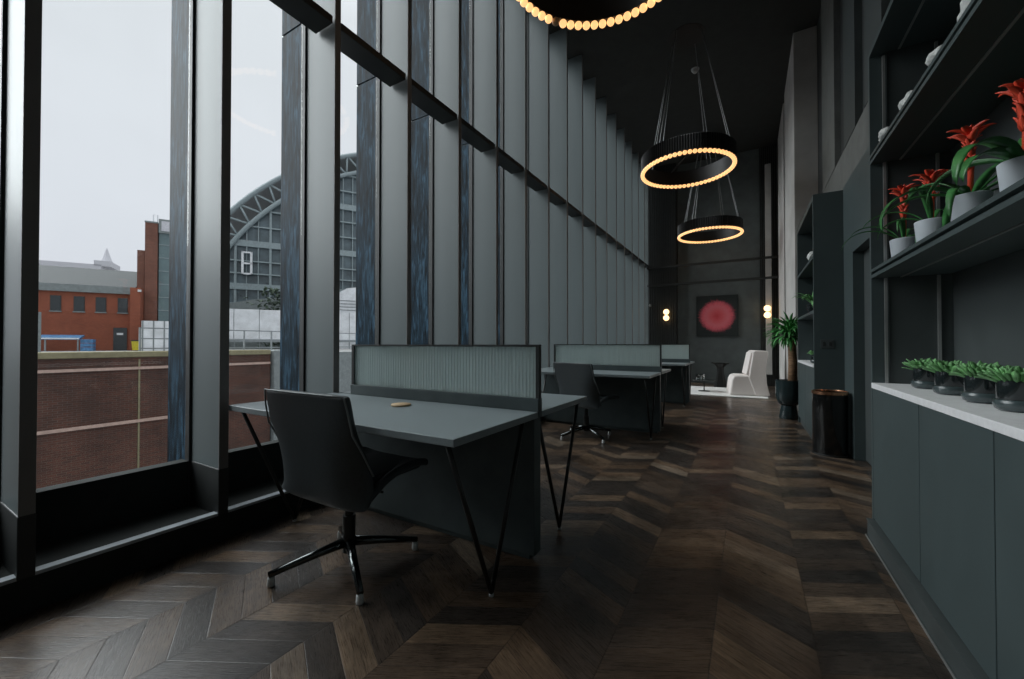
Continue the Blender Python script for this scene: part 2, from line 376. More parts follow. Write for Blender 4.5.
# ------------------------------------------------------------------ window wall
fin_bm = MB().box(XG+.03, XF, -.042, 0, .158, CZ)
protoF = None
for k, y in enumerate(fins):
    lab = 'full-height grey window fin, %s from the left edge of the photo' % ORD[k-8] if k >= 8 else 'full-height grey window fin outside the left edge of the photo'
    if protoF is None:
        f = thing('trim_%d' % (11+k), (0, y, 0), lab, 'window fin', 'grey window fins', kind='structure')
        fin_bm.build('fin', 'fin', f, bevel=.004)
        MB().box(XF-.004, XF+.004, -.044, .002, .156, CZ).build('fin_edge', 'finedge', f)
        MB().box(XG+.035, XF+.006, -.046, .004, .142, .395).build('fin_shade_box', 'black', f, bevel=.004)  # added black box standing in for the shade low on the fin
        MB().box(XG-.02, XG+.03, -.055, .013, 0, CZ).build('mullion', 'black', f)
        MB().box(-3.15, XG-.021, -.045, -.005, -.4, 3.492).box(-3.15, XG-.021, -.045, -.005, 3.508, CZ+.3).build('outer_blade', 'blade', f)
        MB().box(-3.17, XG-.06, -.032, -.018, 3.47, 3.53).build('blade_bracket', 'metal', f)
        protoF = f
    else:
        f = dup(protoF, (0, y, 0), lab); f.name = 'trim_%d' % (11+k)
edges = [YB] + fins + [YE]
for k in range(len(edges)-1):
    y0, y1 = edges[k]+.014, edges[k+1]-.056
    if y1-y0 < .1: continue
    wn = thing('window_%d' % (k+1), (0, y0, 0), 'tall clear window bay, %s from the left edge of the photo' % ORD[k-8] if k >= 8 else 'tall clear window bay outside the left edge of the photo', 'window', 'window bays', kind='structure')
    h = y1-y0
    MB().box(XG-.012, XG, 0, h, .38, CZ).build('glass_pane', 'glass', wn)
    MB().box(XG-.05, XG+.03, 0, h, .142, .395).build('apron_panel', 'plinth', wn)
    MB().box(-2.70, -2.506, 0, h+.001, 3.335, 3.39).build('transom', 'black', wn, bevel=.004)

# ------------------------------------------------------------------ desks
def reed_mesh(x0, x1, z0, z1, pitch=.021, t=.006, dep=.0055):
    mb = MB(); b = mb.bm; n = int((x1-x0)/pitch); rows = []
    prof = []
    for i in range(n):
        for j in range(6):
            s = (i+j/6)/n; prof.append((x0+(x1-x0)*s, -t/2-dep*abs(math.sin(PI*j/6))))
    prof.append((x1, -t/2))
    fa = [[b.verts.new((x, y, z)) for x, y in prof] for z in (z0, z1)]
    bk = [[b.verts.new((x, t/2, z)) for x in (x0, x1)] for z in (z0, z1)]
    for i in range(len(prof)-1): b.faces.new((fa[0][i], fa[0][i+1], fa[1][i+1], fa[1][i]))
    b.faces.new((bk[0][0], bk[1][0], bk[1][1], bk[0][1]))
    b.faces.new(fa[0][::-1]+bk[0]); b.faces.new(fa[1]+bk[1][::-1])
    b.faces.new((fa[0][0], fa[1][0], bk[1][0], bk[0][0])); b.faces.new((fa[0][-1], bk[0][1], bk[1][1], fa[1][-1]))
    return mb
DX0, DX1 = -.79, .79     # desk spans 1.58 m across
def make_desk(loc, label):
    t = thing('bench_desk', loc, label, 'desk', 'double bench desks with glass screens')
    for s in (-1, 1):
        a, c = (.022, .685) if s > 0 else (-.685, -.022)
        MB().box(DX0, DX1, a, c, .712, .742).build('tabletop', 'desk', t, bevel=.003)
    MB().box(-.77, .775, -.036, .036, .03, .74).box(-.74, .74, -.02, .02, 0, .03).build('divider_panel', 'deskp', t, bevel=.003)
    s = MB().box(-.625, .79, -.022, .022, .742, .807).build('screen_base', 'deskp', t, bevel=.002)
    f = MB().box(-.625, -.603, -.014, .014, .807, 1.077).box(.772, .79, -.014, .014, .807, 1.077).box(-.603, .772, -.014, .014, 1.066, 1.077).build('screen_frame', 'black', t)
    reed_mesh(-.603, .772, .807, 1.066).build('reeded_pane', 'reed', f)
    for sx, xx in ((1, .735), (-1, -.70)):
        for sy in (-1, 1):
            yb = sy*.36
            lg = MB().tube([(xx, yb, .012), (xx, sy*.655, .712)], .0105, 8).tube([(xx, yb, .012), (xx, sy*.075, .712)], .0105, 8).build('leg', 'leg', t, True)
            MB().lathe([(0, 0), (.011, 0), (.011, .016), (0, .016)], 12, (xx, yb, 0)).build('foot', 'white_foot', lg, True)
    return t
DC = -1.69
desk1 = make_desk((DC, 1.812, 0), 'nearest grey bench desk with a pinewood coaster on it')
desk2 = dup(desk1, (DC, 5.10, 0), 'middle grey bench desk, second from the camera, with a teal-tinted screen')
desk3 = dup(desk1, (DC, 7.88, 0), 'farthest grey bench desk, just before the white rug')
tag(MB().lathe([(0, 0), (.052, 0), (.054, .004), (.052, .009), (0, .009)], 32).build('coaster', 'wood', None, True, loc=(-1.643, 1.597, .743)), 'round pale wooden coaster lying on the nearest desk', 'coaster')

# ------------------------------------------------------------------ office chairs
def chair_shell():
    mb = MB(); b = mb.bm
    # centre line from seat front over the seat to the top of the back: y, z, half width, side rise, side forward wrap
    prof = [(.30, .43, .24, .01, 0), (.27, .445, .26, .02, 0), (.15, .44, .275, .05, 0), (0, .41, .29, .06, 0), (-.10, .375, .302, .035, 0), (-.165, .362, .308, .015, .0), (-.195, .375, .312, .01, .04),
            (-.208, .43, .314, .0, .09), (-.218, .52, .312, 0, .10), (-.228, .62, .308, 0, .06), (-.238, .71, .304, 0, .02), (-.248, .80, .298, 0, .012), (-.256, .855, .294, 0, .01), (-.258, .866, .284, 0, .01)]
    nv = 16; rows = []
    for y, z, hw, rise, wrap in prof:
        row = []
        for j in range(nv+1):
            v = -1+2*j/nv; a = abs(v)**4.5
            row.append(b.verts.new((hw*v, y+wrap*a, z+rise*a)))
        rows.append(row)
    for A, B in zip(rows, rows[1:]):
        for j in range(nv): b.faces.new((A[j], A[j+1], B[j+1], B[j]))
    return mb
def make_chair(loc, label, rz, star):
    t = thing('office_chair', loc, label, 'chair', 'black swivel chairs at the desks', rz)
    s = chair_shell().build('seat_shell', 'leather', t, True)
    md = s.modifiers.new('solid', 'SOLIDIFY'); md.thickness = .038; md.offset = -1
    md = s.modifiers.new('sub', 'SUBSURF'); md.levels = 2; md.render_levels = 2
    # seam running along the top edge and down the wings
    pts = []
    for y, z, hw, rise, wrap in [(-.218, .52, .312, 0, .10), (-.228, .62, .308, 0, .06), (-.238, .71, .304, 0, .02), (-.248, .80, .298, 0, .012)]:
        pts.append((hw, y+wrap-.002, z+rise))
    top = [(.284*v, -.258+.01*abs(v)**2.6, .867) for v in (1, .75, .5, .25, 0, -.25, -.5, -.75, -1)]
    left = [(-p[0], p[1], p[2]) for p in pts[::-1]]
    MB().tube(pts+top+left, .004, 6).build('seam_piping', 'piping', s, True)
    cu = MB().box(-.225, .225, -.12, .27, .44, .48).build('seat_cushion', 'leather', t, True, bevel=.03, seg=4)
    MB().tube([(0, 0, .075), (0, 0, .25)], .030, 16).tube([(0, 0, .25), (0, 0, .40)], .020, 16).build('gas_column', 'leg', t, 'auto')
    MB().box(-.09, .09, -.10, .10, .375, .40).build('mechanism', 'leg', t, bevel=.006)
    MB().tube([(.10, .02, .385), (.20, .03, .385)], .006).build('tilt_lever', 'leg', t, True)
    for k in range(4):
        a = star + k*PI/2; c, q = math.cos(a), math.sin(a)
        l = MB().tube([(c*.02, q*.02, .12), (c*.15, q*.15, .094), (c*.335, q*.335, .050)], [.024, .019, .014], 10).build('base_arm', 'chrome', t, True)
        MB().lathe([(0, 0), (.014, 0), (.0165, .008), (.0145, .036), (.009, .044), (0, .044)], 16, (c*.325, q*.325, 0)).build('glide_foot', 'white_foot', l, True)
    return t
ch = make_chair((-1.68, 1.295, 0), 'black leather swivel chair tucked under the nearest desk', 0., math.radians(-30))
make_chair((-1.62, 4.46, 0), 'black leather swivel chair at the second desk along', math.radians(-22), math.radians(-14))

# ------------------------------------------------------------------ ring chandeliers
def make_ring(loc, label):
    R, DZ = .71, .28
    t = thing('ring_chandelier', loc, label, 'chandelier', 'black ring chandeliers hung in a row')
    mb = MB(); n = 240; b = mb.bm; rows = []
    for z in (.035, DZ):
        rows.append([b.verts.new(((R+(.012 if k % 2 else -.006))*math.cos(2*PI*k/n), (R+(.012 if k % 2 else -.006))*math.sin(2*PI*k/n), z)) for k in range(n)])
    for z in (DZ, .035):
        rows.append([b.verts.new(((R-.035)*math.cos(2*PI*k/n), (R-.035)*math.sin(2*PI*k/n), z)) for k in range(n)])
    for i in range(4):
        A, B = rows[i], rows[(i+1) % 4]
        for k in range(n): b.faces.new((A[k], A[(k+1) % n], B[(k+1) % n], B[k]))
    mb.build('fringed_drum', 'drum', t)
    me = None; nb = 62
    for k in range(nb):
        a = 2*PI*k/nb+.03
        p = ((R-.012)*math.cos(a), (R-.012)*math.sin(a), .012)
        if me is None:
            o = MB().ball((0, 0, 0), .033, 16, 10).build('globe_bulb', 'bulb', t, True); me = o.data
        else:
            o = bpy.data.objects.new('globe_bulb', me); COL.objects.link(o); o.parent = t
        o.location = p
    H = CZ-.05-loc[2]
    for k in range(4):
        a = PI/4+k*PI/2+.35
        for e in (-.05, .05):
            MB().tube([((R-.02)*math.cos(a+e), (R-.02)*math.sin(a+e), DZ), (.26*math.cos(a), .26*math.sin(a), H)], .0035, 6).build('cable', 'cable', t)
    MB().lathe([(0, H+.05), (.29, H+.05), (.29, H), (0, H)], 40).build('canopy', 'drum', t, 'auto')
    for k in range(3):
        a = k*2*PI/3
        MB().tube([((R-.03)*math.cos(a), (R-.03)*math.sin(a), DZ-.02), (0, 0, DZ-.02)], .008, 6).build('spoke', 'drum', t)
    return t
r1 = make_ring((-.90, 2.78, 3.905), 'nearest glowing ring chandelier, cut off by the top of the photo')
# one globe of the first ring is burnt out
best = min((o for o in r1.children if o.name.startswith('globe_bulb')), key=lambda o: (Vector((-1.49, 3.22)) - Vector((r1.location.x+o.location.x, r1.location.y+o.location.y))).length)
r2 = dup(r1, (-.86, 7.2, 3.95), 'middle ring chandelier, hung whole on steel cables')
r3 = dup(r1, (-.80, 10.95, 3.74), 'farthest and smallest looking ring chandelier, above the lounge')
dead = MB().ball((0, 0, 0), .033, 16, 10).build('globe_bulb', 'bulboff', r1, True); dead.location = best.location; dead['label'] = 'burnt-out bulb'
bpy.data.objects.remove(best)
t = thing('smoke_detector', (-.82, 8.13, CZ), 'small white dome detector on the black ceiling', 'smoke detector')
MB().lathe([(0, -.0), (.07, 0), (.07, -.02), (0, -.02)], 24).build('detector_base', 'white_foot', t, 'auto')
MB().lathe([(.055, -.02), (.05, -.05), (.03, -.075), (0, -.08)], 24).build('dome', 'metal', t, True)

# ------------------------------------------------------------------ near joinery on the right
X0, XB = .60, .94
for i, (y0, y1) in enumerate(((2.264, 2.965), (1.682, 2.26), (1.10, 1.678), (.42, 1.096))):
    lab = ['grey-green base cabinet at the doorway end of the worktop', 'grey-green base cabinet, second from the doorway', 'grey-green base cabinet, third from the doorway', 'grey-green base cabinet closest to the camera'][i]
    t = thing('base_cabinet', (X0, y0, 0), lab, 'cabinet', 'base cabinets under the pale worktop')
    w = y1-y0
    MB().box(.022, XB-X0-.006, 0, w, .0, .832).build('carcass', 'joind', t)
    MB().box(0.0, .021, .0015, w-.0015, .108, .832).build('door', 'joinery', t, bevel=.0015)
b = MB(); b.box(X0-.024, X0+.02, .42, 2.985, 0, .092).box(X0-.030, X0-.024, .42, 2.985, 0, .008).box(X0-.028, X0+.02, .42, 2.985, .092, .098)
struct(b.build('baseboard_right', 'joind'), 'dark skirting board along the foot of the base cabinets', 'baseboard')
struct(MB().box(X0-.034, X0-.0305, .42, 2.985, 0, .007).build('trim_bead', 'metal'), 'thin pale bead where the skirting meets the floor', 'trim')
tag(MB().box(X0-.005, XB-.006, .42, 2.965, .834, .864).build('worktop', 'worktop', bevel=.002), 'pale stone worktop running over the base cabinets', 'worktop')
t = thing('shelving_unit', (X0, 2.97, 0), 'tall dark grey-green wall shelving with red flowering plants on it', 'shelving')
MB().box(0, XB-X0, 0, .03, 0, 2.72).build('end_panel', 'joinery', t, bevel=.001)
MB().box(.072, .322, -.008, 0, .866, 2.70).build('inner_lining', 'joind', t)
MB().box(.322, .338, -2.55, 0, .866, 2.72).build('back_panel', 'joind', t)
def shelf(z, name='shelf', th=.05):
    s = MB().box(0, .32, -2.55, 0, z, z+.018).box(.02, .32, -2.55, 0, z+.018, z+th-.016).box(0, .32, -2.55, 0, z+th-.016, z+th).build(name, 'joinery', t)
    MB().box(.118, .128, -2.54, -.012, z-.004, z).build('metal_inlay', 'metal', s)
    return s
shelf(1.448); shelf(2.09); shelf(2.70, 'top_board', .03)
for xx in (.052, .262):
    MB().box(xx, xx+.012, -.02, -.008, .866, 1.444).box(xx, xx+.012, -.02, -.008, 1.50, 2.086).box(xx, xx+.012, -.02, -.008, 2.142, 2.68).build('shelf_standard', 'metal', t)

# bromeliads on the shelf
def make_brom(loc, label, seed, sc=1., ftall=.26, nl=11, lw=1.):
    random.seed(seed)
    t = thing('bromeliad', loc, label, 'plant', 'red bromeliads on the shelf')
    MB().lathe([(0, 0), (.040, 0), (.046, .01), (.056, .125), (.053, .128), (.050, .118), (0, .118)], 36).build('pot', 'potgrey', t, 'auto')
    MB().lathe([(0, .123), (.049, .119)], 24).build('soil', 'soil', t)
    mb = MB()
    for i in range(nl):
        az = 2*PI*i/nl*2.4 + random.uniform(-.2, .2)
        mb.leaf((.008*math.cos(az), .008*math.sin(az), .115), az, random.uniform(.45, 1.15), random.uniform(.20, .32)*sc, random.uniform(.026, .042)*lw, random.uniform(1.5, 3.0), 12, .16)
    def keep(x, y, z):
        x = min(x, .20)
        if x > -.115: z = max(z, .006); y = min(y, .105) if loc[1] > 2.8 else y
        return x, y, z
    mb.clamp(keep).build('leaves', 'leaf', t, True)
    MB().tube([(0, 0, .115), (.004, .0, .115+ftall*.6), (.0, .0, .115+ftall)], [.008, .009, .014], 8).build('flower_stalk', 'red', t, True)
    fl = MB()
    for j in range(5):
        zz = .115+ftall*(.45+.14*j)
        for i in range(6):
            az = 2*PI*(i+.5*(j % 2))/6 + random.uniform(-.15, .15)
            fl.leaf((.006*math.cos(az), .006*math.sin(az), zz), az, (1.32 if j < 3 else 1.32-.36*(j-2))+random.uniform(-.12, .12), (.046+.014*(j > 2))*random.uniform(.9, 1.25), .026, .35 if j < 3 else .8, 6, .22)
    for i in range(5): fl.leaf((0, 0, .115+ftall), 2*PI*i/5, 1.35, .04, .016, .3, 5, .3)
    fl.build('flower', 'red', t, True)
    return t
SZ = 1.4995
make_brom((.705, 2.84, SZ), 'red bromeliad in a pale pot closest to the doorway end', 3, 1.05, .26, 10, .62)
make_brom((.705, 2.475, SZ), 'red bromeliad with the smallest bloom, second from the doorway end', 11, 1.05, .20, 10, .6)
make_brom((.71, 2.13, SZ), 'red bromeliad with a wide star bloom, third from the doorway end', 5, 1.22, .235, 11, 1.1)
make_brom((.715, 1.80, SZ), 'red bromeliad with an orange tip at the right edge of the photo', 21, 1.15, .22, 12, 1.25)

# succulents on the worktop
def make_succ(loc, label, seed, tone):
    random.seed(seed)
    t = thing('succulent', loc, label, 'plant', 'succulents in black pots on the worktop')
    MB().lathe([(0, 0), (.038, 0), (.051, .008), (.055, .022), (.054, .036), (.047, .038)], 36).build('saucer_bowl', 'potbase', t, True)
    MB().lathe([(.045, .03), (.0475, .036), (.0475, .098), (.045, .100), (.043, .09), (0, .09)], 36).build('pot', 'potblack', t, 'auto')
    mb = MB()
    for i in range(75):
        az = i*2.39996; q = i/75
        rr = .036*math.sqrt(q)
        mb.leaf((rr*math.cos(az), rr*math.sin(az), .088), az, 1.5-1.0*q+random.uniform(-.25, .25), random.uniform(.05, .072)*(1.0 if q > .3 else .85), random.uniform(.02, .028), random.uniform(-.3, .8), 6, .12,
                prof=lambda u: (.35+.9*u)*(1-u**4)**.6, thick=.004)
    mb.build('foliage', tone, t, True)
    return t
for i, (y, lab) in enumerate(((2.70, 'succulent in a black pot closest to the doorway end'), (2.43, 'succulent in a black pot, second from the doorway end'),
                              (2.155, 'succulent in a black pot, third from the doorway end'), (1.93, 'succulent in a black pot at the right edge of the photo'))):
    make_succ((.745, y, .864), lab, 40+i, 'leaf2')
# white ornaments on the upper shelf
for i, (y, sc, lab) in enumerate(((2.84, .78, 'white craggy ornament closest to the doorway end of the top shelf'), (2.48, .78, 'white craggy ornament, second from the doorway end of the top shelf'),
                             (2.17, .74, 'white craggy ornament, third from the doorway end of the top shelf'), (1.89, .78, 'white craggy ornament nearest the camera on the top shelf'))):
    random.seed(70+i)
    mb = MB(); bmesh.ops.create_icosphere(mb.bm, subdivisions=3, radius=.06*sc)
    lob = [Vector((random.uniform(-1, 1), random.uniform(-1, 1), random.uniform(-.2, 1))).normalized() for _ in range(9)]
    for v in mb.bm.verts:
        n = v.co.normalized(); k = .72+.45*max(max(0, n.dot(l))**6 for l in lob)+random.uniform(-.03, .03)
        v.co = v.co*k; v.co.z = max(v.co.z*1.05+.052*sc, 0)
    tag(mb.build('ornament', 'ornament', None, False, loc=(.655, y, 2.141)), lab, 'ornament', 'white ornaments on the top shelf')

# ------------------------------------------------------------------ far joinery on the right
t = thing('far_shelving_unit', (.60, 5.26, 0), 'tall grey-green shelving unit beyond the bin, with a fern inside', 'shelving')
MB().box(0, .37, 0, .035, 0, 2.66).build('side_panel', 'joinery', t, bevel=.001)
MB().box(0, .37, 1.545, 1.58, 0, 2.66).build('side_panel', 'joinery', t, bevel=.001)
MB().box(.345, .37, .035, 1.545, .85, 2.62).build('back_panel', 'joind', t)
MB().box(0, .345, .035, 1.545, 2.60, 2.66).build('top_board', 'joinery', t)
MB().box(0, .345, .035, 1.545, 1.99, 2.02).build('shelf', 'joinery', t)
MB().box(0, .345, .035, 1.545, 1.41, 1.44).build('shelf', 'joinery', t)
MB().box(-.005, .345, .035, 1.545, .83, .86).build('worktop', 'worktop', t)
for k in range(2): MB().box(0, .345, .036+.755*k, .036+.755*k+.75, .09, .829).build('door', 'joinery', t, bevel=.002)
MB().box(.02, .345, .035, 1.545, 0, .09).build('plinth', 'joind', t)
b = MB(); random.seed(9)
t = thing('fern', (.68, 6.02, 1.441), 'bright green fern on the middle shelf of the far unit', 'plant')
MB().lathe([(0, 0), (.05, 0), (.065, .11), (.06, .11), (0, .1)], 24).build('pot', 'potblack', t, 'auto')
for i in range(26): b.leaf((0, 0, .1), i*2.4, random.uniform(.5, 1.4), random.uniform(.22, .36), .035, random.uniform(1.2, 2.6), 8)
b.clamp(lambda x, y, z: (min(x, .19), y, max(z, .006))).build('fronds', 'leaf2', t, True)
sp_ = make_succ((.67, 5.72, .8605), 'small green plant on the worktop of the far shelving unit', 77, 'leaf2'); del sp_['group']
b = MB(); bmesh.ops.create_icosphere(b.bm, subdivisions=2, radius=.07)
for v in b.bm.verts: v.co = v.co*random.uniform(.8, 1.15); v.co.z = max(v.co.z+.06, 0)
tag(b.build('ornament', 'ornament', loc=(.66, 5.75, 2.021)), 'small white ornament on the upper shelf of the far unit', 'ornament')
t = thing('light_switch', (.71, 5.26, 1.08), 'dark switch plate on the side of the far shelving unit', 'switch')
MB().box(-.055, .055, -.008, 0, -.045, .045).build('plate', 'joind', t, bevel=.003)
for s in (-.026, .026): MB().box(s-.012, s+.012, -.012, -.008, -.02, .02).build('rocker', 'black', t, bevel=.002)

# waste bin
t = thing('waste_bin', (.69, 4.99, 0), 'round black waste bin with a copper rim by the far shelving unit', 'bin')
MB().lathe([(0, 0), (.135, 0), (.14, .01), (.14, .592), (.134, .592), (.134, .1), (0, .1)], 56).build('body', 'binb', t, 'auto')
MB().lathe([(.141, .588), (.146, .592), (.146, .618), (.132, .622), (.128, .60), (.134, .588)], 56).build('rim', 'copper', t, 'auto')
MB().lathe([(.144, 0), (.144, .018), (.139, .018)], 56).build('base_ring', 'black', t, 'auto')

# potted yucca
t = thing('potted_yucca', (.505, 7.08, 0), 'yucca tree in a dark goblet planter beside the concrete column', 'plant')
MB().lathe([(0, 0), (.115, 0), (.12, .01), (.10, .15), (.095, .19), (.13, .225), (.158, .30), (.163, .40), (.163, .555), (.150, .555), (.150, .50), (0, .50)], 48).build('planter', 'planter', t, 'auto')
MB().lathe([(0, .515), (.149, .505)], 24).build('soil', 'soil', t)
MB().tube([(.05, .02, .5), (.055, .02, .8), (.045, .02, 1.1), (.03, .02, 1.24)], [.06, .056, .052, .045], 14).build('trunk', 'trunk', t, True)
b = MB(); random.seed(31)
for i in range(130):
    az = i*2.39996; q = i/130
    b.leaf((.02+.02*math.cos(az), .02+.02*math.sin(az), 1.26-.10*q), az, 1.4-1.5*q+random.uniform(-.15, .15), random.uniform(.28, .38), random.uniform(.036, .05), random.uniform(1.0, 2.4), 8, .2)
b.clamp(lambda x, y, z: (x, max(y, -.20) if x > .09 else y, z)).build('crown', 'leaf3', t, True)

# ------------------------------------------------------------------ lounge
tag(MB().box(-1.75, .34, 9.3, 11.1, 0, .018).build('rug', 'rug', bevel=.006), 'white rug under the cream lounge chair', 'rug')
t = thing('lounge_chair', (-.02, 9.95, .018), 'cream upholstered high-backed lounge chair on the white rug', 'armchair', rz=math.radians(8))
MB().prism([(-.37, 0), (.30, 0), (.30, .40), (-.22, .41), (-.29, .39), (-.325, .32)], 'y', -.36, .36).build('seat', 'sofa', t, 'auto', bevel=.035, seg=4)
MB().prism([(-.02, .36), (.10, .0), (.36, 0), (.30, .25), (.285, .5), (.33, .92), (.10, .93), (.06, .90)], 'y', -.38, .38).build('backrest', 'sofa', t, 'auto', bevel=.03, seg=4)
MB().prism([(-.015, .41), (.06, .90), (.03, .88), (-.06, .43)], 'y', -.31, .31).build('back_cushion', 'sofa', t, 'auto', bevel=.02, seg=3)
t = thing('side_table', (-.60, 11.35, 0), 'tall black hourglass side table in front of the end wall', 'table')
MB().lathe([(0, .585), (.19, .585), (.20, .595), (.20, .615), (0, .615)], 6).build('tabletop', 'leg', t)
MB().lathe([(0, 0), (.15, 0), (.15, .02), (.075, .38), (.08, .5), (.15, .585), (0, .585)], 6).build('pedestal', 'leg', t)
t = thing('coffee_table', (-.86, 10.05, .018), 'small low coffee table with one thin stem on the white rug', 'table')
MB().lathe([(0, .245), (.23, .245), (.235, .255), (0, .26)], 40).build('tabletop', 'chrome', t, 'auto')
MB().tube([(0, 0, .01), (0, 0, .245)], .012, 12).build('stem', 'leg', t, True)
MB().lathe([(0, 0), (.12, 0), (.12, .008), (0, .012)], 32).build('foot_disc', 'leg', t, 'auto')
for i, (x, y, lab) in enumerate(((-.99, 10.05, 'clear glass jar at the left of the coffee table'), (-.89, 10.02, 'clear glass jar near the middle of the coffee table'))):
    tag(MB().lathe([(0, 0), (.042, 0), (.045, .006), (.045, .12), (.041, .12), (.041, .01), (0, .01)], 24).build('glass_jar', 'clear', None, 'auto', loc=(x, y, .278)), lab, 'jar', 'glass jars on the coffee table')
t = thing('painting', (-.725, YE-.005, 1.30), 'square painting of a shaggy pink-red burst on the end wall', 'painting')
MB().box(-.50, .50, -.035, 0, 0, 1.09).build('canvas', 'paint', t)
MB().box(-.51, -.50, -.04, 0, -.01, 1.10).box(.50, .51, -.04, 0, -.01, 1.10).box(-.50, .50, -.04, 0, -.01, 0).box(-.50, .50, -.04, 0, 1.09, 1.10).build('frame', 'canvas', t)
def sconce(loc, lab):
    t = thing('wall_lamp', loc, lab, 'wall lamp', 'twin-globe wall lamps on the end wall')
    MB().box(-.03, .03, -.025, 0, -.16, .16).build('wall_plate', 'black', t, bevel=.004)
    for z in (-.085, .085):
        MB().ball((0, -.09, z), .078, 24, 14).build('globe', 'sconce', t, True)
    return t
s1 = sconce((-1.985, 12.075, 1.90), 'lit twin-globe wall lamp left of the painting')
dup(s1, (.43, 12.16, 1.90), 'lit twin-globe wall lamp right of the painting, behind the yucca')
t = thing('security_camera', (-2.44, 12.10, 2.2), 'small grey camera high on the dark ribbed pilaster', 'camera')
MB().box(-.03, .03, -.05, -.02, -.03, .03).build('bracket', 'black', t)
MB().tube([(0, -.05, 0), (.03, -.17, -.03)], .032, 12).build('housing', 'metal', t, 'auto')

# ------------------------------------------------------------------ outside
struct(MB().box(-320, -20.6, -160, 260, .2, .45).build('ground', 'yard'), 'grey yard ground beyond the brick wall', 'ground')
struct(MB().box(-20.6, -3.4, -60, 120, -6.4, -6.2).build('ground_canal', 'yard'), 'lower ground between the window and the brick wall', 'ground')
t = thing('brick_wall', (-20, 0, -6.2), 'long brown brick retaining wall outside the windows', 'wall')
MB().box(-.6, 0, -40, 10.9, 0, 6.78).build('brickwork', 'brick', t)
MB().box(-.7, .06, -40, 10.9, 6.78, 7.0).build('coping', 'coping', t, bevel=.03)
MB().box(0, .05, -40, 10.9, 6.32, 6.42).build('string_course', 'string', t)
MB().box(0, .05, -40, 10.9, 4.31, 4.42).build('string_course', 'string', t)
MB().box(-.02, .03, 6.0, 6.05, 0, 6.7).build('drain_pipe', 'coping', t)
tag(MB().box(-21, -19.8, 10.97, 11.8, -6.2, .78).build('concrete_pier', 'zinc', bevel=.05), 'pale concrete pier at the end of the brown brick wall', 'pier')
tag(MB().box(-20.9, -20.2, 11.85, 60, -6.2, .62).build('quay_wall', 'zinc'), 'grey concrete wall running on beyond the pale pier', 'wall')
t = thing('railing', (-21.2, 6.4, .45), 'grey metal railing behind the brick wall', 'railing')
for i in range(26): MB().box(-.03, .03, i*1.3-.03, i*1.3+.03, 0, 1.3).build('post', 'rail', t)
for z in (.45, .85, 1.28): MB().box(-.02, .02, 0, 32.5, z-.025, z+.025).build('bar', 'rail', t)

# red brick building; local x runs along its front, y goes away from us
A1 = math.atan2(.885, .466)
def rot_thing(name, P, a, *args): return thing(name, (P[0], P[1], 0), *args, rz=a)
P1 = (-54.98, 9.47)
t = rot_thing('brick_building', P1, A1, 'red brick building with a slate roof and four dark windows', 'building')
MB().box(-14, 7.2, 0, 9, .45, 5.92).build('walls', 'rbrick', t)
MB().box(-14.1, 6.4, -.25, .25, 5.92, 6.6).build('gutter_band', 'zinc', t)
MB().prism([(-.2, 6.5), (4.2, 8.75), (8.9, 6.5)], 'x', -14.1, 6.6).build('roof', 'slate', t)
for i, (a, c) in enumerate(((-3.6, -3.0), (-2.1, -1.5), (.89, 1.49), (2.39, 3.02), (3.85, 4.48), (5.38, 5.99))):
    w = MB().box(a-.05, c+.05, -.04, .05, 4.12, 5.52).build('window', 'black', t)
    MB().box(a, c, -.06, -.03, 4.17, 5.47).build('pane', 'winx', w)
    MB().box(a-.1, c+.1, -.08, 0, 4.02, 4.12).build('sill', 'zinc', w)
w = MB().box(5.05, 6.02, -.06, .05, .45, 2.65).build('door', 'winx', t)
MB().box(5.3, 5.75, -.1, -.06, 1.95, 2.15).build('sign_plate', 'white', w)
MB().box(6.65, 7.2, .2, 1.2, 5.9, 10.4).build('lower_stack', 'tbrick', t)
MB().box(6.45, 7.19, -1.2, .1, .45, 6.5).build('bay', 'rbrick', t)
MB().lathe([(0, 0), (.14, 0), (.14, .2), (0, .2)], 10, (7.15, -1.35, 6.1)).build('lamp', 'white_foot', t)
t = rot_thing('brick_tower', P1, A1, 'tall red brick tower at the right end of the brick building', 'tower')
MB().box(7.25, 8.2, .0, 1.4, .45, 13.2).build('shaft', 'tbrick', t)
MB().box(7.22, 8.2, -.05, 1.45, 13.2, 13.35).build('cap', 'zinc', t)
MB().tube([(7.75, .7, 13.3), (7.75, .7, 14.2), (8.08, .7, 14.2), (8.08, .7, 13.3)], .05, 6).build('vent_pipe', 'white', t)
t = rot_thing('glass_tower', P1, A1, 'teal glazed stair tower with a pale box on top', 'tower')
MB().box(8.28, 11.5, .2, 3, .45, 12.3).build('glazing', 'teal', t)
for i in range(1, 9): MB().box(8.28, 11.5, .15, .2, .45+i*1.33, .53+i*1.33).build('floor_band', 'hallm', t)
MB().box(8.28, 11.5, .0, 3, 12.3, 13.7).build('roof_box', 'zinc', t)
MB().box(8.5, 11.3, -.03, 0, 12.5, 13.5).build('roof_box_face', 'pale', t)
t = rot_thing('shipping_container', P1, A1, 'white container beside the brick tower', 'container')
b = MB(); b.box(7.9, 12.0, -4.4, -2.4, .45, 3.2)
MB_ = b.build('body', 'white', t)
for i in range(6): MB().box(7.95+i*.75, 8.03+i*.75, -4.45, -4.4, .45, 3.2).build('door_rib', 'zinc', t)
t = rot_thing('wheelie_bin', P1, A1, 'yellow wheeled bin beside the dark door of the brick building', 'bin')
MB().prism([(6.85, .5), (7.45, .5), (7.52, 1.35), (6.78, 1.35)], 'y', -2.2, -1.5).build('body', 'yellow', t)
MB().box(6.75, 7.55, -2.25, -1.45, 1.35, 1.45).build('lid', 'winx', t, bevel=.02)
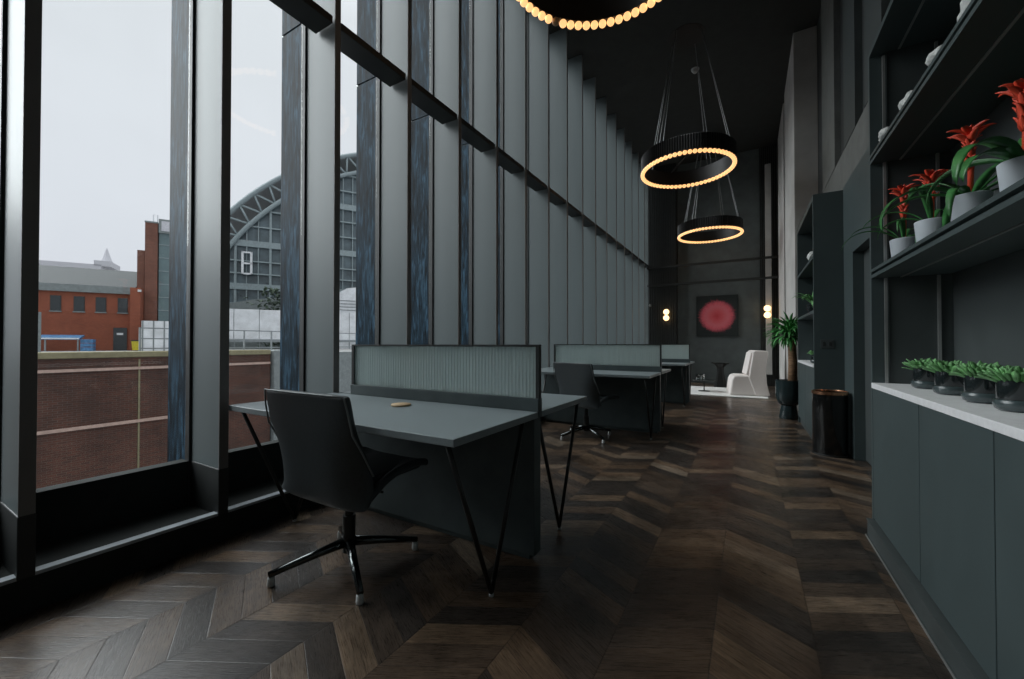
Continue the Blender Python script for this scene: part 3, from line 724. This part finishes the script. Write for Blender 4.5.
t = rot_thing('covered_stall', P1, A1, 'long low stall with a blue and white cover along the brick building', 'stall')
MB().prism([(-2.4, 1.45), (-1.2, 1.75), (-1.2, 1.9), (-2.4, 1.62)], 'x', -.8, 3.4).build('cover', 'blue', t)
MB().box(-.8, 3.4, -2.5, -2.4, 1.5, 1.62).build('cover_edge', 'white', t)
for x in (-.7, 1.3, 3.3): MB().box(x-.05, x+.05, -2.4, -2.3, .45, 1.5).build('post', 'rail', t)
t = rot_thing('crate_stack', P1, A1, 'blue plastic crates stacked beside the covered stall', 'crates')
for i in range(3): MB().box(3.5, 4.3, -2.6, -1.8, .46+i*.36, .78+i*.36).build('crate', 'blue', t, bevel=.02)
tag(MB().box(-.3, .3, -.15, .15, 0, 3.1).build('pale_door_panel', 'zinc', loc=(-47.3, 8.2, .45)), 'pale grey upright panel at the left of the brick building', 'panel')

# arched exhibition hall
A2 = math.atan2(.857, .515); P2 = (-58.16, 29.63)
t = rot_thing('arched_hall', P2, A2, 'huge glass-fronted hall with an arched steel roof', 'building')
c, zc, Ro, Ri = 24.5, -3.0, 35., 32.4
def arc(R, a0, a1, n): return [(c+R*math.cos(a0+(a1-a0)*i/n), zc+R*math.sin(a0+(a1-a0)*i/n)) for i in range(n+1)]
aL = PI-.065; aR = .065
pts = arc(Ri, aL, aR, 48)
MB().prism(pts, 'y', .6, .9).build('glazing', 'hallg', t)
b = MB()
b.tube([(x, 0, z) for x, z in arc(Ro, aL, aR, 60)], .35, 6); b.tube([(x, 0, z) for x, z in arc(Ri, aL, aR, 60)], .32, 6)
q = 44
for i in range(q):
    a = aL+(aR-aL)*i/q; a2 = aL+(aR-aL)*(i+.5)/q; a3 = aL+(aR-aL)*(i+1)/q
    p = lambda R, a: (c+R*math.cos(a), 0, zc+R*math.sin(a))
    b.tube([p(Ri, a), p(Ro, a2)], .16, 5); b.tube([p(Ro, a2), p(Ri, a3)], .16, 5)
b.build('arch_truss', 'hallm', t, True)
b = MB(); ou = arc(Ro+.4, aL, aR, 48); inn = arc(Ro-.1, aL, aR, 48)
b.prism(ou+inn[::-1], 'y', .5, 60).build('roof', 'hallr', t)
b = MB(); b.prism(arc(Ri-.3, aL, aR, 48), 'y', 8, 8.3)
for j in range(48):
    x = -7+j*1.35
    hh = zc+math.sqrt(max(0, Ri**2-(x+.7-c)**2))
    if hh > 2: MB().box(x+.5, x+(.78 if j % 3 == 0 else .62), .15, .6, .45, hh).build('column', 'hallm', t)
for i, z in enumerate((4.2, 6.6, 8.9, 10.7, 12.4, 14.8, 17.2, 19.5, 21.8, 24.2, 26.6, 28.8)):
    hw = math.sqrt(Ri**2-(z-zc)**2)
    th = .42 if z in (14.8, 21.8, 8.9) else .09
    MB().box(c-hw, c+hw, .1, .6, z-th, z+th).build('beam', 'hallm', t)
f = MB().box(-1.6, -1.35, -.3, .1, 10.5, 13.6).box(-.6, -.35, -.3, .1, 10.5, 13.6).box(-1.6, -.35, -.3, .1, 11.9, 12.1).box(-1.6, -.35, -.3, .1, 13.4, 13.6).box(-1.6, -.35, -.3, .1, 10.5, 10.7).build('ladder_frame', 'white', t)
# hoardings and low roofs in front of the hall
t = rot_thing('site_hoarding', P2, A2, 'white hoarding panels in front of the arched hall', 'hoarding')
for i in range(7): MB().box(-3.6+i*2.4, -1.26+i*2.4, -11, -10.85, 1.6, 5.0).build('panel', 'white', t)
MB().box(-3.6, 13.2, -11.1, -10.8, 1.3, 1.6).build('rail', 'rail', t)
for i in range(8): MB().box(-3.65+i*2.4, -3.55+i*2.4, -10.85, -10.7, .45, 5.0).build('post', 'rail', t)
t = rot_thing('low_pavilion', P2, A2, 'low pavilion with a pale curved roof before the arched hall', 'building')
MB().prism([(-4.5, 5.0), (-3, 5.9), (0, 6.7), (4, 7.2), (8, 7.3), (8, .45), (-4.5, .45)], 'y', -5, -2).build('walls', 'zinc', t)
t = rot_thing('shutter_shed', P2, A2, 'white slatted shed with a rounded roof before the arched hall', 'building')
b = MB(); b.prism([(9.6, .45), (9.6, 7.8), (11, 8.7), (14, 9.2), (28, 9.3), (28, .45)], 'y', -6, -3)
b.build('body', 'white', t)
for i in range(14): MB().box(9.6, 28, -6.06, -6, 1.5+i*.42, 1.58+i*.42).build('slat', 'zinc', t)
b = MB(); random.seed(12)
for i in range(420):
    p = (random.gauss(0, .5), random.gauss(0, 1.3), random.uniform(.2, 7.3))
    b.leaf(p, random.uniform(0, 6.28), random.uniform(-.5, 1.3), random.uniform(.5, .9), .35, .8, 4)
o = b.build('shrub', 'shrub', loc=(-58.16+.515*3.2+.857*7.8, 29.63+.857*3.2-.515*7.8, .45)); tag(o, 'dark green shrub growing above the hoarding', 'shrub')
# far skyline
t = thing('spired_building', (-212, 54, 0), 'hazy pale building with a small spire on the skyline', 'building', rz=A1)
MB().box(-40, 0, -6, 6, 0, 30.5).build('block', 'pale', t)
MB().box(-2, 2.5, -6, 6, 30, 32).build('turret', 'pale', t)
MB().lathe([(2.2, 31.5), (1.2, 34), (.15, 37.8), (0, 37.8)], 8).build('spire', 'pale', t)

# ------------------------------------------------------------------ light: overcast sky
wd = bpy.data.worlds.new('overcast'); SC.world = wd; wd.use_nodes = True
nt = wd.node_tree; nt.nodes.clear()
out = nt.nodes.new('ShaderNodeOutputWorld'); bg = nt.nodes.new('ShaderNodeBackground')
tc = N(nt, 'ShaderNodeTexCoord'); sp = N(nt, 'ShaderNodeSeparateXYZ'); L(nt, tc.outputs['Generated'], sp.inputs[0])
nz = N(nt, 'ShaderNodeTexNoise', i_Scale=2.2, i_Detail=4.); L(nt, tc.outputs['Generated'], nz.inputs[0])
s = ramp(nt, sp.outputs[2], [(0., (.535, .54, .59)), (.25, (.57, .582, .625)), (.62, (.60, .615, .645)), (1., (.78, .79, .8))])
mx = N(nt, 'ShaderNodeMix', data_type='RGBA', blend_type='MULTIPLY'); mx.inputs[0].default_value = 1
L(nt, s, mx.inputs[6]); L(nt, ramp(nt, nz.outputs[0], [(.3, (.965,)*3), (.7, (1.03,)*3)]), mx.inputs[7])
L(nt, mx.outputs[2], bg.inputs[0])
# overcast skies brighten towards the zenith
st = M2(nt, 'MULTIPLY_ADD', M2(nt, 'POWER', M2(nt, 'MAXIMUM', M2(nt, 'SUBTRACT', sp.outputs[2], .60), 0.), 1.), 4., 1.)
L(nt, st, bg.inputs[1]); L(nt, bg.outputs[0], out.inputs[0])
pl = bpy.data.lights.new('window_portal', 'AREA'); pl.shape = 'RECTANGLE'; pl.size = 18.2; pl.size_y = 6.; pl.cycles.is_portal = True
po = bpy.data.objects.new('window_portal', pl); COL.objects.link(po); po.location = (-3.3, 3.2, 3.2); po.rotation_euler = Matrix(((0, 0, -1), (1, 0, 0), (0, -1, 0))).to_euler()
# the hazy sun behind the cloud: a wide soft source high on the window side
sl = bpy.data.lights.new('hazy_sun', 'SUN'); sl.energy = 2.6; sl.angle = math.radians(55); sl.color = (.96, .985, 1.)
so = bpy.data.objects.new('hazy_sun', sl); COL.objects.link(so); so.location = (-20, -8, 25)
so.rotation_euler = Vector((.80, .26, -.66)).to_track_quat('-Z', 'Y').to_euler()

# ------------------------------------------------------------------ camera and view
F = 402.
cam = bpy.data.cameras.new('camera'); cam.sensor_width = 36.; cam.lens = F/1024*36; cam.clip_end = 900; cam.clip_start = .02
co = bpy.data.objects.new('camera', cam); COL.objects.link(co)
co.location = (0, 0, 1.08); co.rotation_euler = (PI/2+math.atan(4.5/F), 0, math.radians(30.41))
SC.camera = co
vs = SC.view_settings; vs.view_transform = 'Standard'; vs.look = 'None'; vs.gamma = 1; vs.use_curve_mapping = False; vs.exposure = .55
SC.cycles.max_bounces = 10; SC.cycles.transparent_max_bounces = 16; SC.cycles.transmission_bounces = 10
SC.cycles.use_denoising = True
SC.cycles.sample_clamp_indirect = 6.
